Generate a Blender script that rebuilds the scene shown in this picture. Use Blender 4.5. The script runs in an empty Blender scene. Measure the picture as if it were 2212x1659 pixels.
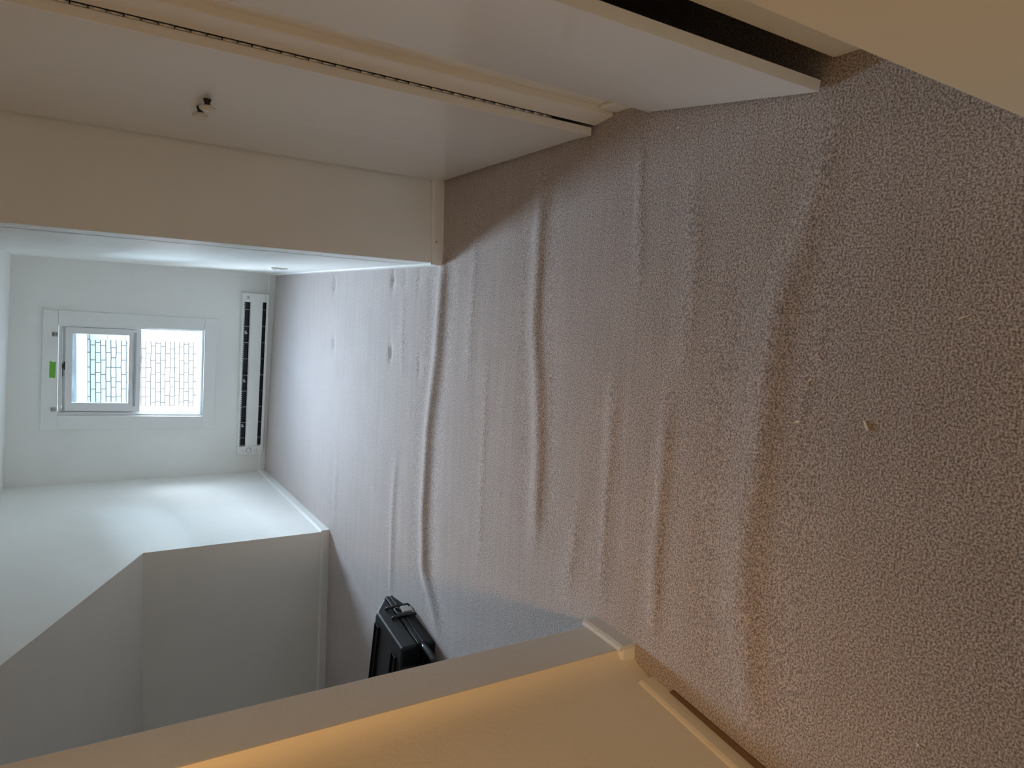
import bpy, bmesh, math, random
from mathutils import Vector, Matrix

# ------------------------------------------------------------------ camera, sky, light, exposure
S = bpy.context.scene
COL = S.collection
R = math.radians

cam_data = bpy.data.cameras.new('camera')
cam = bpy.data.objects.new('camera', cam_data)
COL.objects.link(cam)
cam_data.sensor_fit = 'HORIZONTAL'
cam_data.sensor_width = 36.0
cam_data.lens = 1530.0 / 2212.0 * 36.0
cam_data.clip_start = 0.02
cam_data.clip_end = 200
cam_data.dof.use_dof = True
cam_data.dof.focus_distance = 3.2
cam_data.dof.aperture_fstop = 13.0
# phone held on its side: the frame's right edge points to the floor
upright = Matrix(((0.99337, -0.05616, 0.10028), (0.11479, 0.52829, -0.84127), (-0.00573, 0.84720, 0.53124)))
right, up, back = upright.col[0], upright.col[1], upright.col[2]
m3 = Matrix((-up, right, back)).transposed()
cam.matrix_world = Matrix.Translation((0, 0, 1.35)) @ m3.to_4x4()
S.camera = cam

S.view_settings.view_transform = 'Standard'
S.view_settings.look = 'None'
S.view_settings.gamma = 1
S.view_settings.use_curve_mapping = False
S.view_settings.exposure = 0.12
try:
    S.cycles.max_bounces = 14
    S.cycles.diffuse_bounces = 8
    S.cycles.transparent_max_bounces = 12
    S.cycles.sample_clamp_indirect = 8
    S.cycles.use_denoising = True
except Exception:
    pass

SKY = 92.0
world = bpy.data.worlds.new('sky')
S.world = world
world.use_nodes = True
wn, wl = world.node_tree.nodes, world.node_tree.links
wn.clear()
wo = wn.new('ShaderNodeOutputWorld'); wb = wn.new('ShaderNodeBackground')
tc = wn.new('ShaderNodeTexCoord'); sx = wn.new('ShaderNodeSeparateXYZ'); cr = wn.new('ShaderNodeValToRGB')
wl.new(tc.outputs['Generated'], sx.inputs[0]); wl.new(sx.outputs['Z'], cr.inputs[0]); 
# bright patch added to the sky ahead, sends daylight deep into the room
dt = wn.new('ShaderNodeVectorMath'); dt.operation = 'DOT_PRODUCT'; dt.inputs[1].default_value = Vector((-0.13, 0.95, 0.28)).normalized()
mxm = wn.new('ShaderNodeMath'); mxm.operation = 'MAXIMUM'; mxm.inputs[1].default_value = 0
pw = wn.new('ShaderNodeMath'); pw.operation = 'POWER'; pw.inputs[1].default_value = 7
ma = wn.new('ShaderNodeMath'); ma.operation = 'MULTIPLY_ADD'; ma.inputs[1].default_value = 1.6; ma.inputs[2].default_value = 0.25
sc = wn.new('ShaderNodeVectorMath'); sc.operation = 'SCALE'
wl.new(tc.outputs['Generated'], dt.inputs[0]); wl.new(dt.outputs['Value'], mxm.inputs[0]); wl.new(mxm.outputs[0], pw.inputs[0]); wl.new(pw.outputs[0], ma.inputs[0])
wl.new(cr.outputs[0], sc.inputs[0]); wl.new(ma.outputs[0], sc.inputs['Scale']); wl.new(sc.outputs[0], wb.inputs[0]); wl.new(wb.outputs[0], wo.inputs[0])
cr.color_ramp.elements[0].position = 0.0; cr.color_ramp.elements[0].color = (0.77, 0.90, 1.03, 1)
cr.color_ramp.elements[1].position = 0.7; cr.color_ramp.elements[1].color = (0.20, 0.30, 0.42, 1)
wb.inputs[1].default_value = SKY

sun_d = bpy.data.lights.new('sun', 'SUN'); sun_d.energy = 14; sun_d.angle = R(0.6); sun_d.color = (1, 0.96, 0.9)
sun = bpy.data.objects.new('sun', sun_d); COL.objects.link(sun)
sun.rotation_euler = (R(42), 0, R(-25))       # high behind the house, on the neighbour's wall

por_d = bpy.data.lights.new('window_portal', 'AREA'); por_d.shape = 'RECTANGLE'; por_d.size = 0.62; por_d.size_y = 0.92
por_d.cycles.is_portal = True
por = bpy.data.objects.new('window_portal', por_d); COL.objects.link(por)

# warm bulb on the hall side of the partition, left of and above the photographer
lamp_d = bpy.data.lights.new('hall_bulb', 'SPOT'); lamp_d.energy = 46; lamp_d.color = (1.0, 0.58, 0.24); lamp_d.shadow_soft_size = 0.06
lamp_d.spot_size = R(80); lamp_d.spot_blend = 1.0
lamp = bpy.data.objects.new('hall_bulb', lamp_d); COL.objects.link(lamp)
lamp.location = (-0.60, 0.25, 2.15)
lamp.rotation_euler = (Vector((-1.14, 1.30, 0.85)) - lamp.location).to_track_quat('-Z', 'Y').to_euler()
# soft fill light added well behind the photographer, no fixture there
hall_d = bpy.data.lights.new('hall_fill', 'POINT'); hall_d.energy = 7.5; hall_d.color = (1.0, 0.90, 0.75); hall_d.shadow_soft_size = 0.22
hall = bpy.data.objects.new('hall_fill', hall_d); COL.objects.link(hall); hall.location = (-0.45, -1.6, 0.85)

# ------------------------------------------------------------------ materials
def new_mat(name):
    m = bpy.data.materials.new(name); m.use_nodes = True
    n, l = m.node_tree.nodes, m.node_tree.links
    return m, n, l, n['Principled BSDF']

def noise_bump(n, l, p, scale, strength, dist, detail=4, stretch=None, prev=None):
    t = n.new('ShaderNodeTexCoord'); no = n.new('ShaderNodeTexNoise'); b = n.new('ShaderNodeBump')
    src = t.outputs['Object']
    if stretch:
        mp = n.new('ShaderNodeMapping'); mp.inputs['Scale'].default_value = stretch
        l.new(src, mp.inputs[0]); src = mp.outputs[0]
    l.new(src, no.inputs['Vector'])
    no.inputs['Scale'].default_value = scale; no.inputs['Detail'].default_value = detail
    b.inputs['Strength'].default_value = strength; b.inputs['Distance'].default_value = dist
    l.new(no.outputs['Fac'], b.inputs['Height'])
    if prev: l.new(prev.outputs[0], b.inputs['Normal'])
    l.new(b.outputs[0], p.inputs['Normal'])
    return b

def paint(name, col, rough=0.5, bump=0.15, scale=180, dist=0.002, var=0.04, spec=0.4, coat=0):
    m, n, l, p = new_mat(name)
    t = n.new('ShaderNodeTexCoord'); no = n.new('ShaderNodeTexNoise'); mx = n.new('ShaderNodeMix'); mx.data_type = 'RGBA'
    no.inputs['Scale'].default_value = 3.5; no.inputs['Detail'].default_value = 5
    l.new(t.outputs['Object'], no.inputs['Vector']); l.new(no.outputs['Fac'], mx.inputs['Factor'])
    mx.inputs['A'].default_value = (*[c * (1 - var) for c in col], 1); mx.inputs['B'].default_value = (*[min(1, c * (1 + var)) for c in col], 1)
    l.new(mx.outputs['Result'], p.inputs['Base Color'])
    p.inputs['Roughness'].default_value = rough
    p.inputs['Specular IOR Level'].default_value = spec
    p.inputs['Coat Weight'].default_value = coat; p.inputs['Coat Roughness'].default_value = 0.14
    noise_bump(n, l, p, scale, bump, dist)
    return m

def plain(name, col, rough=0.5, metal=0.0, spec=0.5):
    m, n, l, p = new_mat(name)
    p.inputs['Base Color'].default_value = (*col, 1); p.inputs['Roughness'].default_value = rough
    p.inputs['Metallic'].default_value = metal; p.inputs['Specular IOR Level'].default_value = spec
    noise_bump(n, l, p, 300, 0.05, 0.0005)
    return m

M_WALL = paint('wall_paint', (0.88, 0.875, 0.84), 0.42, 0.12, 160)
M_ROUGHWALL = paint('rolled_wall_paint', (0.66, 0.645, 0.61), 0.5, 0.45, 55, 0.004)
M_TRIM = paint('trim_paint', (0.87, 0.87, 0.845), 0.35, 0.05, 90)
M_DOOR = paint('door_gloss_paint', (0.86, 0.83, 0.785), 0.42, 0.06, 120, 0.0008, 0.02, 0.5, 0.9)
M_FRAME = paint('closet_frame_paint', (0.86, 0.81, 0.72), 0.45, 0.08, 90)
M_HALL = paint('tan_hall_paint', (0.82, 0.70, 0.50), 0.5, 0.3, 70, 0.003)
M_CREAM = paint('cream_hall_paint', (0.84, 0.79, 0.66), 0.5, 0.15, 120, 0.002)
M_CLOSET_SHADE = plain('closet_inner_shade', (0.03, 0.025, 0.03), 0.9)  # near-black colour stands in for the shade inside the closed closet
M_KNEE = paint('warm_lit_wall_paint', (0.86, 0.825, 0.765), 0.5, 0.12, 160)  # same wall paint, tinted with the warmer light on knee wall and slope
M_CEIL = paint('ceiling_paint', (0.89, 0.89, 0.865), 0.6, 0.1, 150)
M_VINYL = plain('window_vinyl', (0.85, 0.85, 0.84), 0.35)
M_ENAMEL = plain('heater_enamel', (0.86, 0.87, 0.84), 0.35)
M_BLACK = plain('heater_dark_inside', (0.012, 0.010, 0.016), 0.5)
M_GREY = plain('light_grey_plastic', (0.48, 0.50, 0.50), 0.5)
M_METAL = plain('nickel', (0.55, 0.53, 0.50), 0.3, 1.0)
M_DKMETAL = plain('dark_knob_stem', (0.02, 0.017, 0.02), 0.4, 0.2)
M_CERAMIC = plain('cream_ceramic', (0.72, 0.68, 0.60), 0.12)
M_TAPE = paint('green_masking_tape', (0.16, 0.45, 0.055), 0.7, 0.2, 400, 0.0005, 0.08)
M_WOOD = plain('raw_wood_chip', (0.90, 0.80, 0.66), 0.7)
M_WHITE = plain('white_crumb', (0.85, 0.84, 0.80), 0.6)
M_CASE = paint('black_moulded_plastic', (0.008, 0.010, 0.013), 0.46, 0.5, 420, 0.0008, 0.3, 0.5)
M_CASE2 = paint('black_smooth_plastic', (0.010, 0.012, 0.015), 0.28, 0.1, 300, 0.0004, 0.2, 0.6)
M_LATCH = plain('pale_grey_latch', (0.50, 0.49, 0.47), 0.35)

def glass(name, tint):
    m, n, l, p = new_mat(name)
    n.remove(p)
    out = [x for x in n if x.type == 'OUTPUT_MATERIAL'][0]
    tr = n.new('ShaderNodeBsdfTransparent'); tr.inputs[0].default_value = (*tint, 1)
    gl = n.new('ShaderNodeBsdfGlossy'); gl.inputs['Roughness'].default_value = 0.02
    fr = n.new('ShaderNodeFresnel'); fr.inputs[0].default_value = 1.45
    mx = n.new('ShaderNodeMixShader')
    l.new(fr.outputs[0], mx.inputs[0]); l.new(tr.outputs[0], mx.inputs[1]); l.new(gl.outputs[0], mx.inputs[2]); l.new(mx.outputs[0], out.inputs[0])
    return m
M_GLASS = glass('window_glass', (0.84, 0.915, 0.945))

def carpet():
    m, n, l, p = new_mat('cut_pile_carpet')
    t = n.new('ShaderNodeTexCoord')
    def noise(scale, detail, stretch=None, rough=0.5):
        no = n.new('ShaderNodeTexNoise'); no.inputs['Scale'].default_value = scale; no.inputs['Detail'].default_value = detail; no.inputs['Roughness'].default_value = rough
        if stretch:
            mp = n.new('ShaderNodeMapping'); mp.inputs['Scale'].default_value = stretch
            l.new(t.outputs['Object'], mp.inputs[0]); l.new(mp.outputs[0], no.inputs['Vector'])
        else: l.new(t.outputs['Object'], no.inputs['Vector'])
        return no
    grain = noise(230, 3, None, 0.6)
    blot = noise(5, 4)
    rp = n.new('ShaderNodeValToRGB'); rp.color_ramp.elements[0].position = 0.40; rp.color_ramp.elements[1].position = 0.62
    rp.color_ramp.elements[0].color = (0.17, 0.122, 0.098, 1); rp.color_ramp.elements[1].color = (0.68, 0.565, 0.50, 1)
    l.new(grain.outputs['Fac'], rp.inputs[0])
    mx = n.new('ShaderNodeMix'); mx.data_type = 'RGBA'; mx.blend_type = 'MULTIPLY'; mx.inputs['Factor'].default_value = 1
    rb = n.new('ShaderNodeValToRGB'); rb.color_ramp.elements[0].position = 0.3; rb.color_ramp.elements[1].position = 0.7
    rb.color_ramp.elements[0].color = (0.88, 0.87, 0.86, 1); rb.color_ramp.elements[1].color = (1, 1, 1, 1)
    l.new(blot.outputs['Fac'], rb.inputs[0]); l.new(rp.outputs[0], mx.inputs['A']); l.new(rb.outputs[0], mx.inputs['B'])
    l.new(mx.outputs['Result'], p.inputs['Base Color'])
    p.inputs['Roughness'].default_value = 1; p.inputs['Specular IOR Level'].default_value = 0.1
    p.inputs['Sheen Weight'].default_value = 1.0; p.inputs['Sheen Roughness'].default_value = 0.55; p.inputs['Sheen Tint'].default_value = (1, 0.96, 0.97, 1)
    rip = noise(1, 2, (1.8, 22, 1))
    b1 = n.new('ShaderNodeBump'); b1.inputs['Strength'].default_value = 0.5; b1.inputs['Distance'].default_value = 0.006
    l.new(rip.outputs['Fac'], b1.inputs['Height'])
    b2 = n.new('ShaderNodeBump'); b2.inputs['Strength'].default_value = 0.85; b2.inputs['Distance'].default_value = 0.004
    l.new(grain.outputs['Fac'], b2.inputs['Height']); l.new(b1.outputs[0], b2.inputs['Normal']); l.new(b2.outputs[0], p.inputs['Normal'])
    return m
M_CARPET = carpet()

def brick():
    m, n, l, p = new_mat('pale_brick')
    t = n.new('ShaderNodeTexCoord'); mp = n.new('ShaderNodeMapping'); mp.inputs['Rotation'].default_value = (R(-90), 0, 0)
    # a little waver so the joints are not ruler straight
    br = n.new('ShaderNodeTexBrick'); l.new(t.outputs['Object'], mp.inputs[0])
    wv = n.new('ShaderNodeTexNoise'); wv.inputs['Scale'].default_value = 5
    ad = n.new('ShaderNodeMix'); ad.data_type = 'RGBA'; ad.blend_type = 'LINEAR_LIGHT'; ad.inputs['Factor'].default_value = 0.007
    l.new(mp.outputs[0], wv.inputs['Vector']); l.new(mp.outputs[0], ad.inputs['A']); l.new(wv.outputs['Color'], ad.inputs['B'])
    l.new(ad.outputs['Result'], br.inputs['Vector'])
    br.inputs['Scale'].default_value = 1; br.inputs['Brick Width'].default_value = 0.235; br.inputs['Row Height'].default_value = 0.0715
    br.inputs['Mortar Size'].default_value = 0.0059; br.inputs['Mortar Smooth'].default_value = 0.0
    br.offset = 0.5; br.squash = 0.68; br.squash_frequency = 3
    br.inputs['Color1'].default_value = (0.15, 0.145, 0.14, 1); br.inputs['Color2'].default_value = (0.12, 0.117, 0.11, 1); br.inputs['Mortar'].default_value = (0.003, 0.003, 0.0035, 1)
    l.new(br.outputs['Color'], p.inputs['Base Color']); p.inputs['Roughness'].default_value = 0.9
    return m
M_BRICK = brick()
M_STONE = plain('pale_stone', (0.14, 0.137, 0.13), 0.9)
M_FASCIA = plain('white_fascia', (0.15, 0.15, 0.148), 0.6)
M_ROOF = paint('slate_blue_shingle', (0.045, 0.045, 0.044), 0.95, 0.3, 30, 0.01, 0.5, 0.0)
M_GROUND = paint('pale_gravel', (0.35, 0.34, 0.31), 0.95, 0.4, 20, 0.02, 0.3)

# ------------------------------------------------------------------ mesh helpers
def link(name, bm, mat, parent=None, smooth=False, bevel=0, seg=2, kind=None, mats=None):
    me = bpy.data.meshes.new(name)
    bmesh.ops.recalc_face_normals(bm, faces=bm.faces)
    bm.to_mesh(me); bm.free()
    for mm in (mats or [mat]): me.materials.append(mm)
    o = bpy.data.objects.new(name, me); COL.objects.link(o)
    if smooth:
        for p in me.polygons: p.use_smooth = True
    if bevel:
        b = o.modifiers.new('bevel', 'BEVEL'); b.width = bevel; b.segments = seg; b.limit_method = 'ANGLE'; b.angle_limit = R(35)
        if not smooth:
            for p in me.polygons: p.use_smooth = True
            w = o.modifiers.new('wn', 'WEIGHTED_NORMAL'); w.keep_sharp = True
    if parent is not None: o.parent = parent
    if kind: o['kind'] = kind
    return o

def box(bm, x0, x1, y0, y1, z0, z1, mi=0):
    v = [bm.verts.new((x, y, z)) for z in (z0, z1) for y in (y0, y1) for x in (x0, x1)]
    for f in ((0, 1, 3, 2), (4, 6, 7, 5), (0, 4, 5, 1), (1, 5, 7, 3), (3, 7, 6, 2), (2, 6, 4, 0)):
        bm.faces.new([v[i] for i in f]).material_index = mi

def prism(bm, poly, z0, z1):
    n = len(poly)
    a = [bm.verts.new((x, y, z0)) for x, y in poly]; b = [bm.verts.new((x, y, z1)) for x, y in poly]
    bm.faces.new(a[::-1]); bm.faces.new(b)
    for i in range(n): bm.faces.new((a[i], a[(i + 1) % n], b[(i + 1) % n], b[i]))

def prism_x(bm, poly, x0, x1):     # polygon in (y, z), pushed along x
    n = len(poly)
    a = [bm.verts.new((x0, y, z)) for y, z in poly]; b = [bm.verts.new((x1, y, z)) for y, z in poly]
    bm.faces.new(a[::-1]); bm.faces.new(b)
    for i in range(n): bm.faces.new((a[i], a[(i + 1) % n], b[(i + 1) % n], b[i]))

def loft(bm, rings, closed=False, caps=True):
    vs = [[bm.verts.new(p) for p in r] for r in rings]
    for i in range(len(vs) - (0 if closed else 1)):
        a, b = vs[i], vs[(i + 1) % len(vs)]
        for j in range(len(a)): bm.faces.new((a[j], a[(j + 1) % len(a)], b[(j + 1) % len(a)], b[j]))
    if caps and not closed: bm.faces.new(vs[0][::-1]); bm.faces.new(vs[-1])

def lathe(bm, prof, axis, origin, n=28):   # prof: (distance along axis, radius)
    ax = Vector(axis).normalized(); t = ax.orthogonal().normalized(); b = ax.cross(t); o = Vector(origin)
    loft(bm, [[o + ax * d + (t * math.cos(2 * math.pi * k / n) + b * math.sin(2 * math.pi * k / n)) * r for k in range(n)] for d, r in prof])

def tube(bm, pts, r, n=12):
    rings = []
    for i, p in enumerate(pts):
        p = Vector(p); d = (Vector(pts[min(i + 1, len(pts) - 1)]) - Vector(pts[max(i - 1, 0)])).normalized()
        t = d.cross(Vector((0.13, 0.2, 1))).normalized(); b = d.cross(t)
        rings.append([p + (t * math.cos(2 * math.pi * k / n) + b * math.sin(2 * math.pi * k / n)) * r for k in range(n)])
    loft(bm, rings)

def empty(name, loc=(0, 0, 0), rz=0, ry=0):
    o = bpy.data.objects.new(name, None); COL.objects.link(o); o.location = loc; o.rotation_euler = (0, ry, rz); o.empty_display_size = 0.1
    return o

def tag(o, label, cat, group=None):
    o['label'] = label; o['category'] = cat
    if group: o['group'] = group
    return o

def copy_tree(o, parent=None):
    c = o.copy(); COL.objects.link(c)
    if parent is not None: c.parent = parent
    for ch in list(o.children): copy_tree(ch, c)
    return c

def struct(name, bm, mat, **k): return link(name, bm, mat, kind='structure', **k)

# ------------------------------------------------------------------ floor: one carpet with its rucks and dents
RUCKS = [  # height, half width, line (x, y)
    (0.024, 0.036, [(0.30, 2.70), (0.169, 2.736), (-0.186, 2.753), (-0.54, 2.81), (-0.9, 2.821), (-1.17, 2.793), (-1.331, 2.657), (-1.45, 2.60)]),
    (0.015, 0.032, [(0.53, 2.03), (0.429, 2.017), (0.246, 2.017), (-0.035, 2.015), (-0.267, 1.967), (-0.502, 1.942), (-0.677, 1.938), (-0.85, 1.93)]),
    (0.015, 0.046, [(0.25, 1.03), (0.111, 1.037), (-0.099, 1.057), (-0.314, 1.059), (-0.484, 1.073), (-0.652, 1.068), (-0.809, 1.034), (-0.883, 1.022), (-1.0, 1.01)]),
    (0.009, 0.024, [(-0.1, 1.37), (-0.228, 1.362), (-0.441, 1.359), (-0.635, 1.361), (-0.889, 1.342), (-0.95, 1.34)]),
    (0.006, 0.022, [(-0.1, 1.585), (-0.287, 1.58), (-0.565, 1.579), (-0.817, 1.569), (-0.9, 1.56)]),
    (0.009, 0.026, [(-0.65, 3.15), (-0.759, 3.155), (-1.019, 3.175), (-1.296, 3.159), (-1.5, 3.15)]),
    (0.005, 0.02, [(0.6, 1.555), (0.46, 1.536), (0.116, 1.508), (0.0, 1.5)]),
    (0.006, 0.03, [(-0.5, 1.72), (-0.678, 1.722), (-0.851, 1.741), (-1.0, 1.75)]),
    (0.005, 0.03, [(0.45, 1.33), (0.348, 1.334), (0.16, 1.305), (-0.124, 1.314), (-0.2, 1.31)]),
    (0.005, 0.026, [(0.17, 3.15), (0.091, 3.146), (-0.304, 3.128), (-0.4, 3.12)]),
    (0.004, 0.03, [(-0.1, 2.33), (-0.224, 2.328), (-0.582, 2.319), (-0.945, 2.306), (-1.1, 2.3)]),
    (0.007, 0.03, [(0.53, 0.96), (0.463, 0.951), (0.369, 0.951), (0.151, 1.0), (0.0, 1.03)]),
    (0.006, 0.024, [(-0.8, 4.03), (-0.947, 4.038), (-1.233, 4.053), (-1.39, 4.05)]),
    (0.005, 0.03, [(0.5, 2.45), (0.2, 2.46), (-0.2, 2.47), (-0.35, 2.47)]),
]
DENTS = [(0.105, 4.184), (-0.253, 4.167), (0.125, 3.285), (-0.231, 3.279), (0.134, 3.139), (0.133, 2.972), (-0.264, 2.936)]
def floor_z(x, y):
    z = 0.0
    for h, w, line in RUCKS:
        if min(abs(y - p[1]) for p in line) > 0.25: continue
        xs = [p[0] for p in line]; lo, hi = min(xs), max(xs)
        if not lo < x < hi: continue
        for (xa, ya), (xb, yb) in zip(line, line[1:]):
            if min(xa, xb) <= x <= max(xa, xb):
                t = (x - xa) / (xb - xa); t2 = t * t * (3 - 2 * t) * 0.35 + t * 0.65; yy = ya + (yb - ya) * t2; break
        fade = min(1, (x - lo) / 0.22) * min(1, (hi - x) / 0.22)
        fade = fade * fade * (3 - 2 * fade)
        d = (y - yy) / w
        z += 0.50 * h * fade * (math.exp(-d * d) - 0.18 * math.exp(-((d - 2.4) ** 2) / 2) - 0.18 * math.exp(-((d + 2.4) ** 2) / 2))
    for i, (a, b) in enumerate(DENTS):
        dx, dy = (x - a) / 0.045, (y - b) / 0.026
        if abs(dx) < 3 and abs(dy) < 3: z -= (0.011 if i < 4 else 0.005) * math.exp(-dx * dx - dy * dy)
    return z
bm = bmesh.new()
xs = [-3.15 + 0.03 * i for i in range(int(4.65 / 0.03) + 1)]
ys = [-2.05 + 0.05 * i for i in range(48)]
y = ys[-1]
while y < 6.0:
    y += 0.010 if y < 3.4 else 0.014
    ys.append(y)
grid = [[bm.verts.new((x, y, floor_z(x, y))) for x in xs] for y in ys]
for j in range(len(ys) - 1):
    for i in range(len(xs) - 1): bm.faces.new((grid[j][i], grid[j][i + 1], grid[j + 1][i + 1], grid[j + 1][i]))
floor = struct('floor', bm, M_CARPET, smooth=True)

# ------------------------------------------------------------------ room shell
XL, XR = -1.395, 0.189                       # dormer cheeks
KY, KZ, SL = 4.145, 1.012, 0.514             # knee wall line and roof slope
def slope(y): return KZ + SL * (KY - y)
WA = Vector((-1.388, 5.847, 0)); WD = Vector((0.98892, -0.14843, 0)); WN = Vector((0.14843, 0.98892, 0))   # window wall: origin, along, outward
WRZ = math.atan2(WD.y, WD.x)
def W(t, z, d=0): return WA + WD * t + WN * d + Vector((0, 0, z))
OPEN = [(0.477, 0.484), (1.143, 0.490), (1.152, 1.400), (0.509, 1.415)]      # opening, from lower left
CASE = [(0.377, 0.398), (1.231, 0.400), (1.252, 1.484), (0.411, 1.516)]      # outer edge of the casing

bm = bmesh.new()
outer = [(-0.12, 0), (1.72, 0), (1.72, 1.82), (-0.12, 1.82)]
def ring_solid(bm, fn, outer, inner, d0, d1):
    vv = {}
    for k, q in (('o', outer), ('i', inner)):
        for d in (0, 1): vv[k, d] = [bm.verts.new(fn(a, b, (d0, d1)[d])) for a, b in q]
    for i in range(4):
        j = (i + 1) % 4
        bm.faces.new((vv['o', 0][i], vv['o', 0][j], vv['i', 0][j], vv['i', 0][i]))
        bm.faces.new((vv['o', 1][i], vv['i', 1][i], vv['i', 1][j], vv['o', 1][j]))
        bm.faces.new((vv['o', 0][i], vv['o', 1][i], vv['o', 1][j], vv['o', 0][j]))
        bm.faces.new((vv['i', 0][i], vv['i', 0][j], vv['i', 1][j], vv['i', 1][i]))
ring_solid(bm, W, outer, OPEN, 0.0, 0.24)
struct('wall_window', bm, M_WALL)

bm = bmesh.new(); prism_x(bm, [(KY, 0), (6.05, 0), (6.05, 1.85), (2.6, 1.85), (2.6, slope(2.6) + 0.005), (KY, KZ + 0.005)], XL - 0.12, XL)
struct('wall_dormer_left', bm, M_WALL)
bm = bmesh.new(); prism_x(bm, [(2.95, 0), (6.05, 0), (6.05, 1.85), (2.95, 1.85)], XR, XR + 0.12)
struct('wall_dormer_right', bm, M_WALL)
bm = bmesh.new(); prism(bm, [(-3.1, 4.13), (XL - 0.0005, KY), (XL - 0.0005, KY + 0.12), (-3.1, KY + 0.12)], 0, KZ + 0.002)
struct('wall_knee', bm, M_KNEE)
bm = bmesh.new(); prism(bm, [(XR, 2.748), (1.52, 2.85), (1.52, 2.97), (XR, 2.97)], 0, 1.86)
struct('wall_closet_end', bm, M_WALL, bevel=0.003)

bm = bmesh.new()                             # left hall wall and the partition's end
prism(bm, [(-0.92, 1.425), (-0.913, 1.572), (-3.1, 1.60), (-3.1, 1.42), (-0.968, 1.42)], 0, 2.36)
struct('wall_partition', bm, M_ROUGHWALL, bevel=0.004)
bm = bmesh.new(); prism(bm, [(-0.9202, 1.4246), (-0.9202, 1.4228), (-0.932, 1.4205), (-0.943, 1.4145), (-0.953, 1.404), (-0.961, 1.389), (-0.967, 1.370), (-0.972, 1.345), (-1.49, -2.05), (-1.62, -2.05), (-1.08, 1.4246)], 0, 2.36)
struct('wall_hall_left', bm, M_HALL, bevel=0.0008)
bm = bmesh.new(); prism(bm, [(0.30, -2.05), (0.30, 0.484), (0.5612, 0.486), (0.5612, 0.962), (1.52, 0.962), (1.52, -2.05)], 0, 2.36)
struct('wall_hall_right', bm, M_CREAM, bevel=0.006, seg=3)
bm = bmesh.new(); box(bm, -1.7, 0.4, -2.17, -2.05, 0, 2.36); struct('wall_back', bm, M_WALL)
bm = bmesh.new(); box(bm, -3.22, -3.1, 1.4, 4.3, 0, 2.4); struct('wall_left', bm, M_WALL)
bm = bmesh.new(); box(bm, 1.40, 1.52, 0.9, 2.9, 0, 2.3); struct('wall_closet_back', bm, M_CLOSET_SHADE)

bm = bmesh.new()                             # ceiling: flat over the hall, then down the roof slope round the dormer
TOPY = KY - (2.30 - KZ) / SL
for x0, x1, ye in ((-3.15, XL - 0.0006, 4.30), (XL - 0.0006, XR, 2.70), (XR, 1.52, 2.97)):
    prism_x(bm, [(-2.17, 2.30), (TOPY, 2.30), (ye, slope(ye)), (ye, slope(ye) + 0.1), (TOPY, 2.42), (-2.17, 2.42)], x0, x1)
struct('ceiling', bm, M_KNEE)
bm = bmesh.new()
a = [bm.verts.new(p) for p in ((XL - 0.06, 2.68, 1.735), (XR + 0.06, 2.70, 1.650), (XR + 0.06, 6.0, 1.650), (XL - 0.06, 6.0, 1.735))]
b = [bm.verts.new(v.co + Vector((0, 0, 0.1))) for v in a]
bm.faces.new(a); bm.faces.new(b[::-1])
for i in range(4): bm.faces.new((a[i], b[i], b[(i + 1) % 4], a[(i + 1) % 4]))
struct('ceiling_dormer', bm, M_CEIL)

# closet front: header, post, infill
bm = bmesh.new(); prism_x(bm, [(0.962, 1.665), (2.79, 1.665), (2.79, 1.72), (TOPY, 2.305), (0.962, 2.305)], 0.578, 0.66)
struct('wall_closet_header', bm, M_FRAME)
bm = bmesh.new(); prism(bm, [(0.571, 1.7515), (0.583, 1.667), (0.66, 1.667), (0.66, 1.7515)], 0, 1.664)
struct('trim_1', bm, M_FRAME, bevel=0.004)
bm = bmesh.new(); prism(bm, [(0.603, 1.6665), (0.603, 1.50), (0.66, 1.50), (0.66, 1.6665)], 0, 1.664)
struct('wall_closet_front', bm, M_FRAME)
bm = bmesh.new(); box(bm, 0.590, 0.6028, 1.52, 1.655, 0, 0.062); struct('baseboard_closet', bm, M_FRAME, bevel=0.004)

# baseboards
def baseboard(name, p0, p1, n, h=0.052, t=0.013, mat=M_TRIM, ext0=0, ext1=0):
    p0, p1, n = Vector((*p0, 0)), Vector((*p1, 0)), Vector((*n, 0)).normalized()
    d = (p1 - p0).normalized(); p0 = p0 - d * ext0; p1 = p1 + d * ext1
    prof = [(0.0005, 0), (t, 0), (t, h * 0.78), (t * 0.72, h * 0.93), (0.004, h), (0.0005, h)]
    bm = bmesh.new(); loft(bm, [[p + n * a + Vector((0, 0, b)) for a, b in prof] for p in (p0, p1)])
    return struct(name, bm, mat)
baseboard('baseboard_window', W(0.0, 0).xy, W(1.62, 0).xy, (-WN).xy, ext0=0.02)
baseboard('baseboard_dormer_left', (XL, KY), (XL, 5.84), (1, 0), ext0=0.012)
baseboard('baseboard_knee', (-3.09, 4.13), (XL, KY), (0.009, -1), h=0.05, ext1=0.012)
baseboard('baseboard_dormer_right', (XR, 2.748), (XR, 5.60), (-1, 0), h=0.045, t=0.010, ext0=0.011)
bb = baseboard('baseboard_closet_end', (XR, 2.748), (0.533, 2.7735), (0.077, -1), h=0.054, t=0.013, ext0=0.008)
baseboard('baseboard_partition', (-0.92, 1.425), (-0.913, 1.572), (1, -0.047), h=0.056, t=0.015, mat=M_ROUGHWALL, ext0=0.012, ext1=0.012)
baseboard('baseboard_partition_return', (-0.950, 1.4225), (-0.916, 1.4245), (-0.06, -1), h=0.052, t=0.013, mat=M_CREAM)
baseboard('baseboard_hall', (-0.978, 1.335), (-1.48, -2.0), (1, -0.152), h=0.052, t=0.012, mat=M_HALL)

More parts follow.
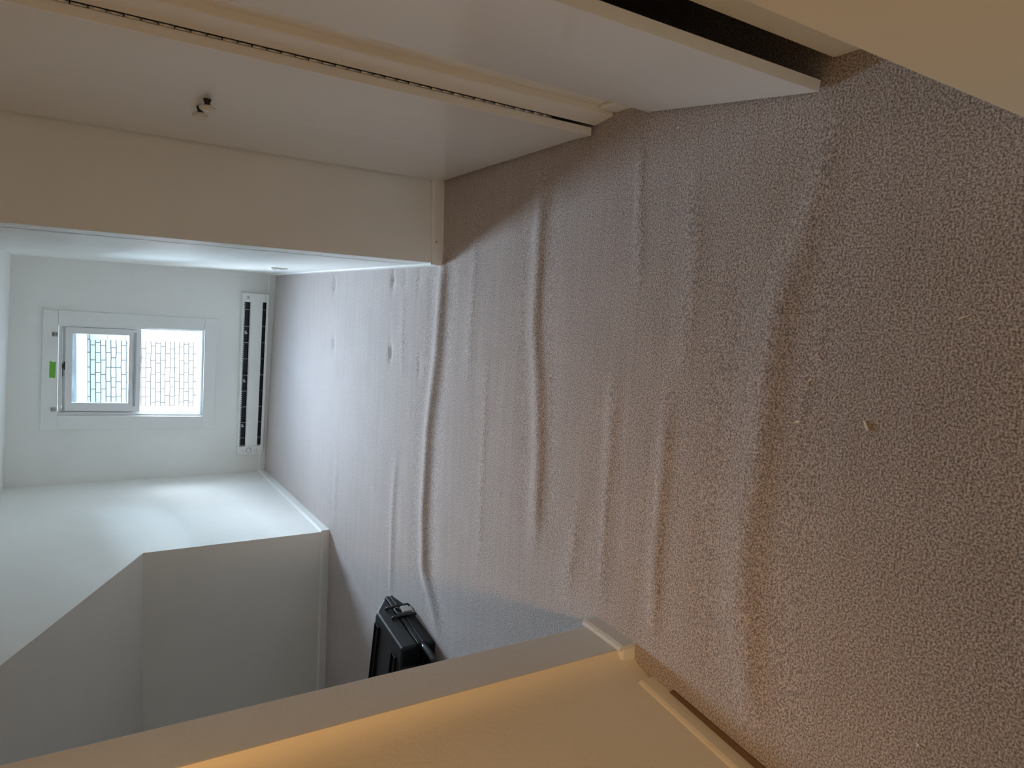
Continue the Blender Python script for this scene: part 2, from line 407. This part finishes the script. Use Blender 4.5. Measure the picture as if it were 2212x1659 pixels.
# bare dark edge of the floor where the carpet has pulled away from the hall wall
bm = bmesh.new(); prism(bm, [(-0.9815, 1.27), (-0.965, 1.255), (-1.030, 0.75), (-1.062, 0.50), (-1.098, 0.50), (-1.058, 0.76)], -0.004, 0.0045)
struct('trim_2', bm, paint('bare_dark_floor_edge', (0.17, 0.10, 0.055), 0.9, 0.6, 120, 0.004, 0.35))

# ------------------------------------------------------------------ closet doors
DA, DB = Vector((0.531, 2.765, 0)), Vector((0.5475, 1.757, 0))
def leaf(name, a, b, z0, z1, t, mat=M_DOOR, bow=0.0):
    d = (b - a).normalized(); n = Vector((-d.y, d.x, 0))
    if n.x < 0: n = -n
    L_ = (b - a).length; w_ = 0.16; ts = [0.0] + [L_ - w_ + w_ * k / 12 for k in range(13)] if bow else [0.0, L_]
    fr = [a + d * q - n * (bow * max(0, q - (L_ - w_)) ** 2) for q in ts]     # the free edge bows out a few millimetres
    bm = bmesh.new(); prism(bm, [tuple(p.xy) for p in fr] + [tuple((p + n * t).xy) for p in reversed(fr)], z0, z1)
    return struct(name, bm, mat, bevel=0.0012)
seam = DA.lerp(DB, (2.765 - 2.252) / (2.765 - 1.757))
door1 = leaf('door_1', DA, seam + Vector((0, 0.0006, 0)), 0.012, 1.655, 0.024)
door2 = leaf('door_2', seam - Vector((0, 0.0006, 0)), DB, 0.008, 1.655, 0.024, bow=0.17)
door3 = leaf('door_3', Vector((0.563, 1.512, 0)), Vector((0.498, 0.984, 0)), 0.006, 1.655, 0.0235)
for d, (ky, kz), nm in ((door2, (2.190, 1.018), 'door_knob'), (door1, (2.285, 1.022), 'door_knob')):
    bx = 0.5335 + (2.765 - ky) / 1.008 * 0.0165 - 0.002
    k = bmesh.new(); lathe(k, [(0, 0.0), (0, 0.0105), (0.003, 0.0108), (0.010, 0.0075), (0.014, 0.0075), (0.017, 0.011), (0.019, 0.006)], (-1, 0, 0), (bx, ky, kz))
    st = link('knob_stem', k, M_DKMETAL, d, smooth=True)
    k = bmesh.new(); lathe(k, [(0.016, 0.0), (0.0165, 0.009), (0.020, 0.018), (0.0235, 0.0215), (0.028, 0.0205), (0.0325, 0.014), (0.0345, 0.006), (0.0350, 0.0)], (-1, 0, 0), (bx, ky, kz))
    kn = link('door_knob', k, M_CERAMIC, d, smooth=True); kn['label'] = 'round cream ceramic knob on a dark stem'
    st['label'] = 'dark stem of the knob'
# continuous hinge between the middle leaf and the post
bm = bmesh.new()
for i in range(46):
    z = 0.16 + i * 0.032
    lathe(bm, [(0, 0.0028), (0.0005, 0.0036), (0.0295, 0.0036), (0.030, 0.0028)] if i % 2 else [(0, 0.0018), (0.0005, 0.0028), (0.0295, 0.0028), (0.030, 0.0018)], (0, 0, 1), (0.5690, 1.7542, z), 8)
hg = link('hinge', bm, M_METAL, door2, smooth=True); hg['label'] = 'long segmented metal hinge'

# ------------------------------------------------------------------ window
win = empty('window_1', W(0.81, 0.398), WRZ); win['kind'] = 'structure'
bpy.context.view_layer.update()
winv = win.matrix_world.inverted()
def bil(q, u, v):
    a = Vector(q[0]).lerp(Vector(q[1]), u); b = Vector(q[3]).lerp(Vector(q[2]), u); return a.lerp(b, v)
def Q(u, v, d):                         # point in the opening, u right, v up, d outward
    p = bil(OPEN, u, v); return winv @ W(p.x, p.y, d)
def rect(u0, u1, v0, v1): return [(u0, v0), (u1, v0), (u1, v1), (u0, v1)]
def uring(bm, o, i, d0, d1): ring_solid(bm, Q, rect(*o), rect(*i), d0, d1)
# casing: four flat boards
def casing(name, quad):
    bm = bmesh.new(); a = [bm.verts.new(winv @ W(x, z, -0.0005)) for x, z in quad]; b = [bm.verts.new(winv @ W(x, z, -0.016)) for x, z in quad]
    bm.faces.new(a); bm.faces.new(b[::-1])
    for i in range(4): bm.faces.new((a[i], b[i], b[(i + 1) % 4], a[(i + 1) % 4]))
    link(name, bm, M_TRIM, win, bevel=0.0015)
c, o4 = CASE, OPEN
casing('head_casing', [c[3], c[2], (o4[2][0] + 0.094, o4[2][1] + 0.002), (c[3][0] + 0.002, o4[3][1] + 0.003)])
casing('sill_casing', [c[0], c[1], (c[1][0] + 0.0015, o4[1][1] - 0.002), (c[0][0] + 0.002, o4[0][1] - 0.002)])
casing('side_casing', [(c[0][0] + 0.002, o4[0][1] - 0.001), (o4[0][0], o4[0][1] - 0.001), (o4[3][0], o4[3][1] + 0.002), (c[3][0] + 0.001, o4[3][1] + 0.002)])
casing('side_casing', [(o4[1][0], o4[1][1] - 0.001), (c[1][0] + 0.001, o4[1][1] - 0.001), (c[2][0] - 0.002, o4[2][1] + 0.001), (o4[2][0], o4[2][1] + 0.001)])
bm = bmesh.new()                          # vinyl frame with its stepped tracks
uring(bm, (0.002, 0.998, 0.002, 0.998), (0.020, 0.980, 0.016, 0.988), 0.004, 0.100)
uring(bm, (0.021, 0.979, 0.017, 0.987), (0.034, 0.968, 0.030, 0.976), 0.050, 0.096)
uring(bm, (0.010, 0.990, 0.008, 0.994), (0.027, 0.973, 0.022, 0.982), 0.016, 0.021)
link('window_frame', bm, M_VINYL, win, bevel=0.0012)
# raised inner sash in the upper half
bm = bmesh.new(); uring(bm, (0.036, 0.966, 0.452, 0.955), (0.120, 0.905, 0.528, 0.918), 0.022, 0.047)
uring(bm, (0.112, 0.913, 0.519, 0.926), (0.128, 0.897, 0.536, 0.910), 0.027, 0.043)
sash = link('window_sash', bm, M_VINYL, win, bevel=0.002)
bm = bmesh.new()
v = [bm.verts.new(Q(a, b, 0.035)) for a, b in rect(0.124, 0.901, 0.532, 0.914)]; bm.faces.new(v)
link('sash_glass', bm, M_GLASS, sash)
bm = bmesh.new()                          # finger lift on the sash's lower rail
def slab(bm, r, d0, d1):
    a = [bm.verts.new(Q(p, q, d0)) for p, q in rect(*r)]; b = [bm.verts.new(Q(p, q, d1)) for p, q in rect(*r)]
    bm.faces.new(a); bm.faces.new(b[::-1])
    for i in range(4): bm.faces.new((a[i], b[i], b[(i + 1) % 4], a[(i + 1) % 4]))
slab(bm, (0.10, 0.93, 0.484, 0.500), 0.010, 0.0215)
gl = link('sash_lift', bm, M_GREY, sash, bevel=0.001); gl['label'] = 'grey groove of the finger lift'
bm = bmesh.new()                          # outer fixed sash, upper half
uring(bm, (0.036, 0.966, 0.470, 0.975), (0.095, 0.925, 0.520, 0.925), 0.054, 0.080)
fx = link('fixed_sash', bm, M_VINYL, win, bevel=0.002)
bm = bmesh.new(); v = [bm.verts.new(Q(a, b, 0.066)) for a, b in rect(0.09, 0.93, 0.515, 0.93)]; bm.faces.new(v)
link('fixed_glass', bm, M_GLASS, fx)
bm = bmesh.new()                          # sash lock standing on the raised sash's top rail
slab(bm, (0.500, 0.580, 0.956, 0.964), 0.022, 0.044); slab(bm, (0.520, 0.560, 0.9645, 0.975), 0.020, 0.038)
slab(bm, (0.43, 0.535, 0.966, 0.972), 0.014, 0.022)
lk = link('sash_lock', bm, M_DKMETAL, win, bevel=0.001); lk['label'] = 'dark metal sash lock'
por.location = W(0.82, 0.95, 0.235)
por.rotation_euler = (R(-90), 0, WRZ)     # shines back into the room

# ------------------------------------------------------------------ things on the window casing
def wall_thing(name, t, z, d=-0.0165): return empty(name, W(t, z, d), WRZ)
bm = bmesh.new()
pts = [(-0.064, -0.0165), (0.050, -0.0175), (0.048, 0.004), (0.058, 0.010), (0.049, 0.0185), (-0.030, 0.0195), (-0.063, 0.0185)]
a = [bm.verts.new((x, 0.0002, z)) for x, z in pts]; b = [bm.verts.new((x, -0.0006, z)) for x, z in pts]
bm.faces.new(a[::-1]); bm.faces.new(b)
for i in range(len(pts)): bm.faces.new((a[i], a[(i + 1) % len(pts)], b[(i + 1) % len(pts)], b[i]))
tape = link('masking_tape', bm, M_TAPE)
tape.location = W(0.8445, 1.437, -0.0166); tape.rotation_euler = (0, R(1.5), WRZ)
tag(tape, 'strip of green masking tape stuck on the white window head casing', 'tape')

def bracket(t, z, label):
    e = wall_thing('curtain_bracket', t, z)
    bm = bmesh.new(); box(bm, -0.014, 0.014, -0.0022, 0.0, -0.017, 0.017); link('back_plate', bm, M_METAL, e, bevel=0.002)
    bm = bmesh.new(); tube(bm, [(-0.010, -0.002, 0.012), (-0.010, -0.020, 0.012), (-0.010, -0.022, -0.010), (-0.004, -0.022, -0.013), (0.004, -0.022, -0.013), (0.010, -0.022, -0.010), (0.010, -0.020, 0.012), (0.010, -0.002, 0.012)], 0.0024, 8)
    link('hook', bm, M_METAL, e, smooth=True)
    for s in (-1, 1):
        bm = bmesh.new(); lathe(bm, [(0.0022, 0), (0.0022, 0.004), (0.0035, 0.0038), (0.0045, 0.002), (0.0046, 0)], (0, -1, 0), (0, 0, s * 0.009), 12); link('screw', bm, M_DKMETAL, e, smooth=True)
    return tag(e, label, 'bracket', 'curtain brackets on the window head')
bracket(0.5585, 1.435, 'small metal curtain bracket on the casing over the upper left window corner')
bracket(1.0855, 1.421, 'small metal curtain bracket on the casing over the upper right window corner')

# ------------------------------------------------------------------ baseboard heater
ht = empty('baseboard_heater', W(0.808, 0.040, 0), WRZ, R(-0.75))
tag(ht, 'long cream electric baseboard heater with dark slots, mounted under the window', 'heater')
HL, HH, HD = 0.640, 0.192, 0.060           # half length, height, depth
def hb(name, mat, boxes, bevel=0.0015, parent=ht):
    bm = bmesh.new()
    for b_ in boxes: box(bm, *b_)
    return link(name, bm, mat, parent, bevel=bevel)
hb('housing', M_ENAMEL, [(-HL, HL, -0.0135, -0.0006 + 0.0, 0.002, HH - 0.002), (-HL, HL, -HD, -0.0136, 0.0, 0.012)])
hb('dark_interior', M_BLACK, [(-HL + 0.06, HL - 0.06, -0.022, -0.0137, 0.0125, HH - 0.012)], 0)
bm = bmesh.new()                            # top hood with a down-turned lip
prism_x(bm, [(-0.0005, HH), (-HD + 0.004, HH - 0.001), (-HD, HH - 0.005), (-HD, HH - 0.017), (-HD + 0.003, HH - 0.017), (-HD + 0.004, HH - 0.008), (-0.0005, HH - 0.006)], -HL, HL)
hood = link('hood', bm, M_ENAMEL, ht, bevel=0.0008)
bm = bmesh.new()                            # perforated strip under the lip
n = 74
for i in range(n):
    x = -HL + 0.072 + i * (2 * HL - 0.144) / (n - 1)
    box(bm, x - 0.0042, x + 0.0042, -HD - 0.0006, -HD + 0.001, HH - 0.0155, HH - 0.0105)
link('vent_slots', bm, M_BLACK, hood)
bm = bmesh.new()                            # front bar, slightly bowed
prism_x(bm, [(-HD + 0.012, 0.137), (-HD - 0.001, 0.130), (-HD - 0.003, 0.119), (-HD - 0.003, 0.048), (-HD + 0.006, 0.045), (-HD + 0.008, 0.117), (-HD + 0.016, 0.133)], -HL + 0.068, HL - 0.066)
fb = link('front_panel', bm, M_ENAMEL, ht, bevel=0.001)
hb('bottom_rail', M_ENAMEL, [(-HL + 0.0, HL - 0.004, -HD - 0.002, -HD + 0.002, 0.001, 0.020)])
for i, x in enumerate([-0.505 + 0.1275 * k for k in range(9)]):
    bm = bmesh.new(); box(bm, x - 0.0011, x + 0.0011, -HD + 0.006, -0.022, 0.0125, HH - 0.012)
    link('fin', bm, M_METAL, ht)
for x in (-0.41, -0.045, 0.335):
    bm = bmesh.new(); box(bm, x - 0.012, x + 0.012, -0.034, -0.030, HH - 0.040, HH - 0.026); box(bm, x - 0.012, x - 0.001, -0.034, -0.030, HH - 0.047, HH - 0.0401)
    link('mounting_tab', bm, M_GREY, ht)
bm = bmesh.new(); lathe(bm, [(0, 0.006), (0.9, 0.006), (1.1, 0.006)], (1, 0, 0), (-0.55, -0.036, 0.10), 10); link('heating_element', bm, M_DKMETAL, ht, smooth=True)
capr = hb('end_cap', M_ENAMEL, [(HL - 0.066, HL, -HD - 0.003, -0.014, 0.034, HH - 0.0175), (HL - 0.066, HL - 0.002, -HD + 0.002, -0.014, 0.0125, 0.0335)])
bm = bmesh.new(); box(bm, HL - 0.044, HL - 0.020, -HD - 0.0040, -HD - 0.0031, HH - 0.046, HH - 0.029); sq = link('badge', bm, M_GREY, capr); sq['label'] = 'small square grey badge'
capl = hb('end_cap', M_ENAMEL, [(-HL, -HL + 0.066, -HD - 0.003, -0.014, 0.034, HH - 0.0175), (-HL + 0.002, -HL + 0.066, -HD + 0.002, -0.014, 0.0125, 0.0335)])
bm = bmesh.new(); lathe(bm, [(0, 0), (0, 0.021), (0.0006, 0.022), (0.0010, 0.021), (0.0011, 0.0)], (0, -1, 0), (-HL + 0.034, -HD - 0.0031, 0.110), 32); link('dial_recess', bm, M_GREY, capl, smooth=False)
bm = bmesh.new(); lathe(bm, [(0.001, 0), (0.001, 0.0175), (0.010, 0.0165), (0.0125, 0.0145), (0.013, 0.0)], (0, -1, 0), (-HL + 0.034, -HD - 0.0031, 0.110), 32); kk = link('thermostat_knob', bm, M_ENAMEL, capl, smooth=False, bevel=0.001); kk['label'] = 'round white thermostat dial'
bm = bmesh.new()
for z in (0.158, 0.146, 0.066, 0.052):
    bm = bmesh.new(); box(bm, -HL + 0.014, -HL + 0.044, -HD - 0.0037, -HD - 0.0031, z - 0.0015, z + 0.0015); link('vent_slot', bm, M_GREY, capl)


# outlet on the dormer's right cheek, seen edge on
ou = empty('wall_outlet', (XR, 4.45, 0.265)); tag(ou, 'white outlet plate seen edge on, on the lit dormer wall near the floor', 'outlet')
bm = bmesh.new(); box(bm, -0.009, -0.0004, -0.036, 0.036, -0.048, 0.048); link('cover_plate', bm, M_ENAMEL, ou, bevel=0.002)
for s in (-1, 1):
    bm = bmesh.new(); box(bm, -0.0105, -0.0091, -0.016, 0.016, s * 0.021 - 0.014, s * 0.021 + 0.014); link('socket', bm, M_GREY, ou, bevel=0.001)
# rubber stop screwed to the closet-end baseboard
bm = bmesh.new(); lathe(bm, [(0, 0), (0, 0.0085), (0.003, 0.009), (0.006, 0.0082), (0.0062, 0.0035), (0.002, 0.003), (0.0018, 0)], (0.077, -1, 0), (0.2765, 2.7405, 0.036), 24)
ds = link('door_stop', bm, M_FRAME, None, smooth=False, bevel=0.0008); tag(ds, 'small round cream door stop with a hole, on the baseboard near the corner', 'door stop')
bm = bmesh.new(); lathe(bm, [(0.0022, 0), (0.0022, 0.0028), (0.0026, 0)], (0.077, -1, 0), (0.2765, 2.7405, 0.036), 12); link('screw_hole', bm, M_DKMETAL, ds)

# ------------------------------------------------------------------ black tool case on the carpet
CX = empty('tool_case', (-1.394, 2.94, 0.0), math.atan2(-0.985, -0.17))
tag(CX, 'black moulded plastic tool case with a pale latch, lying behind the wall end', 'tool case')
# local: +x along the front towards the camera, -y away into the left of the room, z up; front face at y = 0
L, D, HZ = 0.70, 0.46, 0.160
def ring(xa, xb, ya, yb, z, ch=0.03):
    return [(xa + ch, ya, z), (xb - ch, ya, z), (xb, ya + ch, z), (xb, yb - ch, z), (xb - ch, yb, z), (xa + ch, yb, z), (xa, yb - ch, z), (xa, ya + ch, z)]
def shell(name, rings):
    # body with a notch in the front for the handle
    bm = bmesh.new()
    rr = []
    for (e, f, z) in rings:        # e: end overhang, f: front bulge
        xa, xb, yf, yb = -e, L + e, f, -D - e * 0.3
        n0, n1, nd = 0.305, 0.305 + 0.135, 0.085
        rr.append([(xa + 0.010, yf - 0.004, z), (n0 - 0.006, yf, z), (n0, yf - 0.012, z), (n0 + 0.012, -nd, z), (n1 - 0.012, -nd, z), (n1, yf - 0.012, z), (n1 + 0.006, yf, z), (xb - 0.010, yf - 0.004, z),
                   (xb, yf - 0.03, z), (xb, yb + 0.02, z), (xb - 0.02, yb, z), (xa + 0.02, yb, z), (xa, yb + 0.02, z), (xa, yf - 0.03, z)])
    loft(bm, rr)
    return link(name, bm, M_CASE, CX, bevel=0.011 if name == 'lid' else 0.005, seg=3)
shell('bottom_shell', [(-0.016, 0.0, 0.0), (0.0, 0.004, 0.006), (0.095, 0.010, 0.044)])
shell('rim', [(0.098, 0.0135, 0.0445), (0.098, 0.0145, 0.062)])
shell('rim', [(0.098, 0.0145, 0.063), (0.097, 0.0135, 0.084)])
shell('lid', [(0.094, 0.010, 0.0845), (0.008, 0.004, 0.152), (0.0, 0.0, HZ)])
# raised ridges on the lid: two deep channels bounded by thin ribs
def channel(x, y0, y1, w):
    bm = bmesh.new()
    for s in (0, 1):
        xx = x + s * w; box(bm, xx - 0.003, xx + 0.003, y1, y0, HZ + 0.0005, HZ + 0.011)
    box(bm, x, x + w, y0 - 0.006, y0, HZ + 0.0005, HZ + 0.008)
    r_ = link('lid_rib', bm, M_CASE2, CX, bevel=0.002)
channel(0.022, -0.045, -0.43, 0.038); channel(0.225, -0.062, -0.43, 0.040); channel(0.46, -0.045, -0.43, 0.038)
# latch bay with two posts and the latch
for lx in (0.055, 0.560):
    for s in (-1, 1):
        bm = bmesh.new(); tube(bm, [(lx + s * 0.038, 0.010, 0.006), (lx + s * 0.038, 0.0165, 0.012), (lx + s * 0.038, 0.0185, 0.064), (lx + s * 0.038, 0.0155, 0.112), (lx + s * 0.038, 0.008, 0.120)], 0.007, 10)
        link('latch_guard', bm, M_CASE2, CX, smooth=True)
    bm = bmesh.new(); tube(bm, [(lx - 0.023, 0.016, 0.052), (lx - 0.023, 0.021, 0.080), (lx - 0.017, 0.019, 0.088), (lx + 0.017, 0.019, 0.088), (lx + 0.023, 0.021, 0.080), (lx + 0.023, 0.016, 0.052)], 0.0018, 8)
    bl = link('latch', bm, M_METAL, CX, smooth=True); bl['label'] = 'wire bail latch'
    bm = bmesh.new()
    pr = [(0.015, 0.016), (0.0235, 0.018), (0.0265, 0.026), (0.0245, 0.030), (0.0270, 0.036), (0.0250, 0.042), (0.0270, 0.050), (0.0235, 0.060), (0.015, 0.061)]
    prism_x(bm, pr, lx - 0.022, lx + 0.022)
    lv = link('latch_lever', bm, M_LATCH, bl, bevel=0.001); lv['label'] = 'pale grey ridged latch lever'
bm = bmesh.new(); tube(bm, [(0.300, 0.000, 0.062), (0.330, 0.004, 0.062), (0.372, 0.006, 0.062), (0.415, 0.004, 0.062), (0.445, 0.000, 0.062)], 0.014, 16)
link('handle', bm, M_CASE2, CX, smooth=True)

# ------------------------------------------------------------------ bits on the carpet
def chip(name, p, q, w, h, mat, label, cat, bend=0.0):
    p, q = Vector((*p, 0)), Vector((*q, 0)); c_ = (p + q) / 2; l_ = (q - p).length / 2; az = math.atan2((q - p).y, (q - p).x)
    bm = bmesh.new(); rings = []
    for k in range(7):
        s = -1 + k / 3; ww = w * (1 - 0.75 * abs(s) ** 3) / 2; off = bend * (1 - s * s)
        rings.append([(s * l_, off - ww, -h / 2), (s * l_, off + ww, -h / 2), (s * l_, off + ww * 0.8, h / 2), (s * l_, off - ww * 0.8, h / 2)])
    loft(bm, rings)
    o = link(name, bm, mat); o.location = (c_.x, c_.y, floor_z(c_.x, c_.y) + h / 2 + 0.0005); o.rotation_euler = (R(4), 0, az)
    return tag(o, label, cat)
chip('wood_splinter', (-0.201, 0.958), (-0.204, 0.970), 0.005, 0.002, M_WOOD, 'short square-cut pale wood chip on the carpet in front of the deep ruck', 'wood chip')
chip('wood_splinter', (-0.175, 0.811), (-0.194, 0.801), 0.0032, 0.0035, M_WOOD, 'thick pale splinter lying alone on the near carpet', 'wood chip')
chip('wood_shaving', (-0.114, 0.947), (-0.107, 0.934), 0.0022, 0.0015, M_WOOD, 'curled pale shaving on the carpet, nearer the closet than the square chip', 'wood shaving', 0.003)
chip('wood_shaving', (-0.084, 0.976), (-0.088, 0.970), 0.0014, 0.0012, M_WOOD, 'tiny pale shaving on the dark side of the carpet ruck', 'wood shaving')
chip('carpet_thread', (0.032, 0.660), (0.041, 0.638), 0.0018, 0.0015, M_WOOD, 'pale twisted bit of thread on the carpet, nearest the hall wall', 'thread')
chip('straw_fibre', (-0.146, 0.886), (-0.128, 0.873), 0.0009, 0.0009, M_WOOD, 'thin straw-like fibre lying on the near carpet', 'fibre')
chip('straw_fibre', (-0.051, 0.933), (-0.069, 0.916), 0.0009, 0.0009, M_WOOD, 'thin fibre on the carpet beside the curled shaving', 'fibre')
chip('paper_crumb', (0.503, 1.394), (0.501, 1.402), 0.004, 0.003, M_WHITE, 'white crumb on the carpet beside the open closet door', 'crumb')
chip('paper_crumb', (0.061, 1.822), (0.055, 1.823), 0.0025, 0.002, M_WHITE, 'tiny white crumb on the carpet in the middle of the room', 'crumb')
chip('paper_crumb', (-0.326, 1.153), (-0.328, 1.150), 0.003, 0.002, M_WOOD, 'tan crumb on the carpet between two rucks', 'crumb')
chip('paper_crumb', (-0.762, 0.640), (-0.766, 0.637), 0.004, 0.003, M_WHITE, 'shiny pale fleck on the orange-lit carpet near the hall wall', 'crumb')

# ------------------------------------------------------------------ outside
g = bmesh.new(); box(g, -40, 40, 6.4, 60, -3.7, -3.6); struct('ground', g, M_GROUND)
nb = empty('neighbouring_house', (-1.0, 13.0, -3.6)); tag(nb, 'pale brick house with a slate blue roof seen through the window', 'house')
bm = bmesh.new(); box(bm, -14, 0.20, 0, 0.3, 0, 4.684); link('brick_wall', bm, M_BRICK, nb)
bm = bmesh.new(); box(bm, 0.21, 9, 0.02, 0.3, 0, 4.684); link('plain_wall', bm, M_STONE, nb)
for k in range(19):
    bm = bmesh.new(); box(bm, 0.2005, 0.4395, -0.012, 0.29, k * 0.245, k * 0.245 + 0.239); link('corner_stone', bm, M_STONE, nb)
bm = bmesh.new(); box(bm, -14.2, 9.2, -0.45, 0.0, 4.70, 4.84); link('fascia', bm, M_FASCIA, nb)
bm = bmesh.new(); box(bm, -14.2, 9.2, -0.02, 0.3, 4.685, 4.70); link('frieze_shadow_line', bm, M_ROOF, nb)
bm = bmesh.new(); prism_x(bm, [(-0.50, 4.841), (5.0, 6.10), (10.5, 4.841)], -14.3, 9.3); link('roof', bm, M_ROOF, nb)
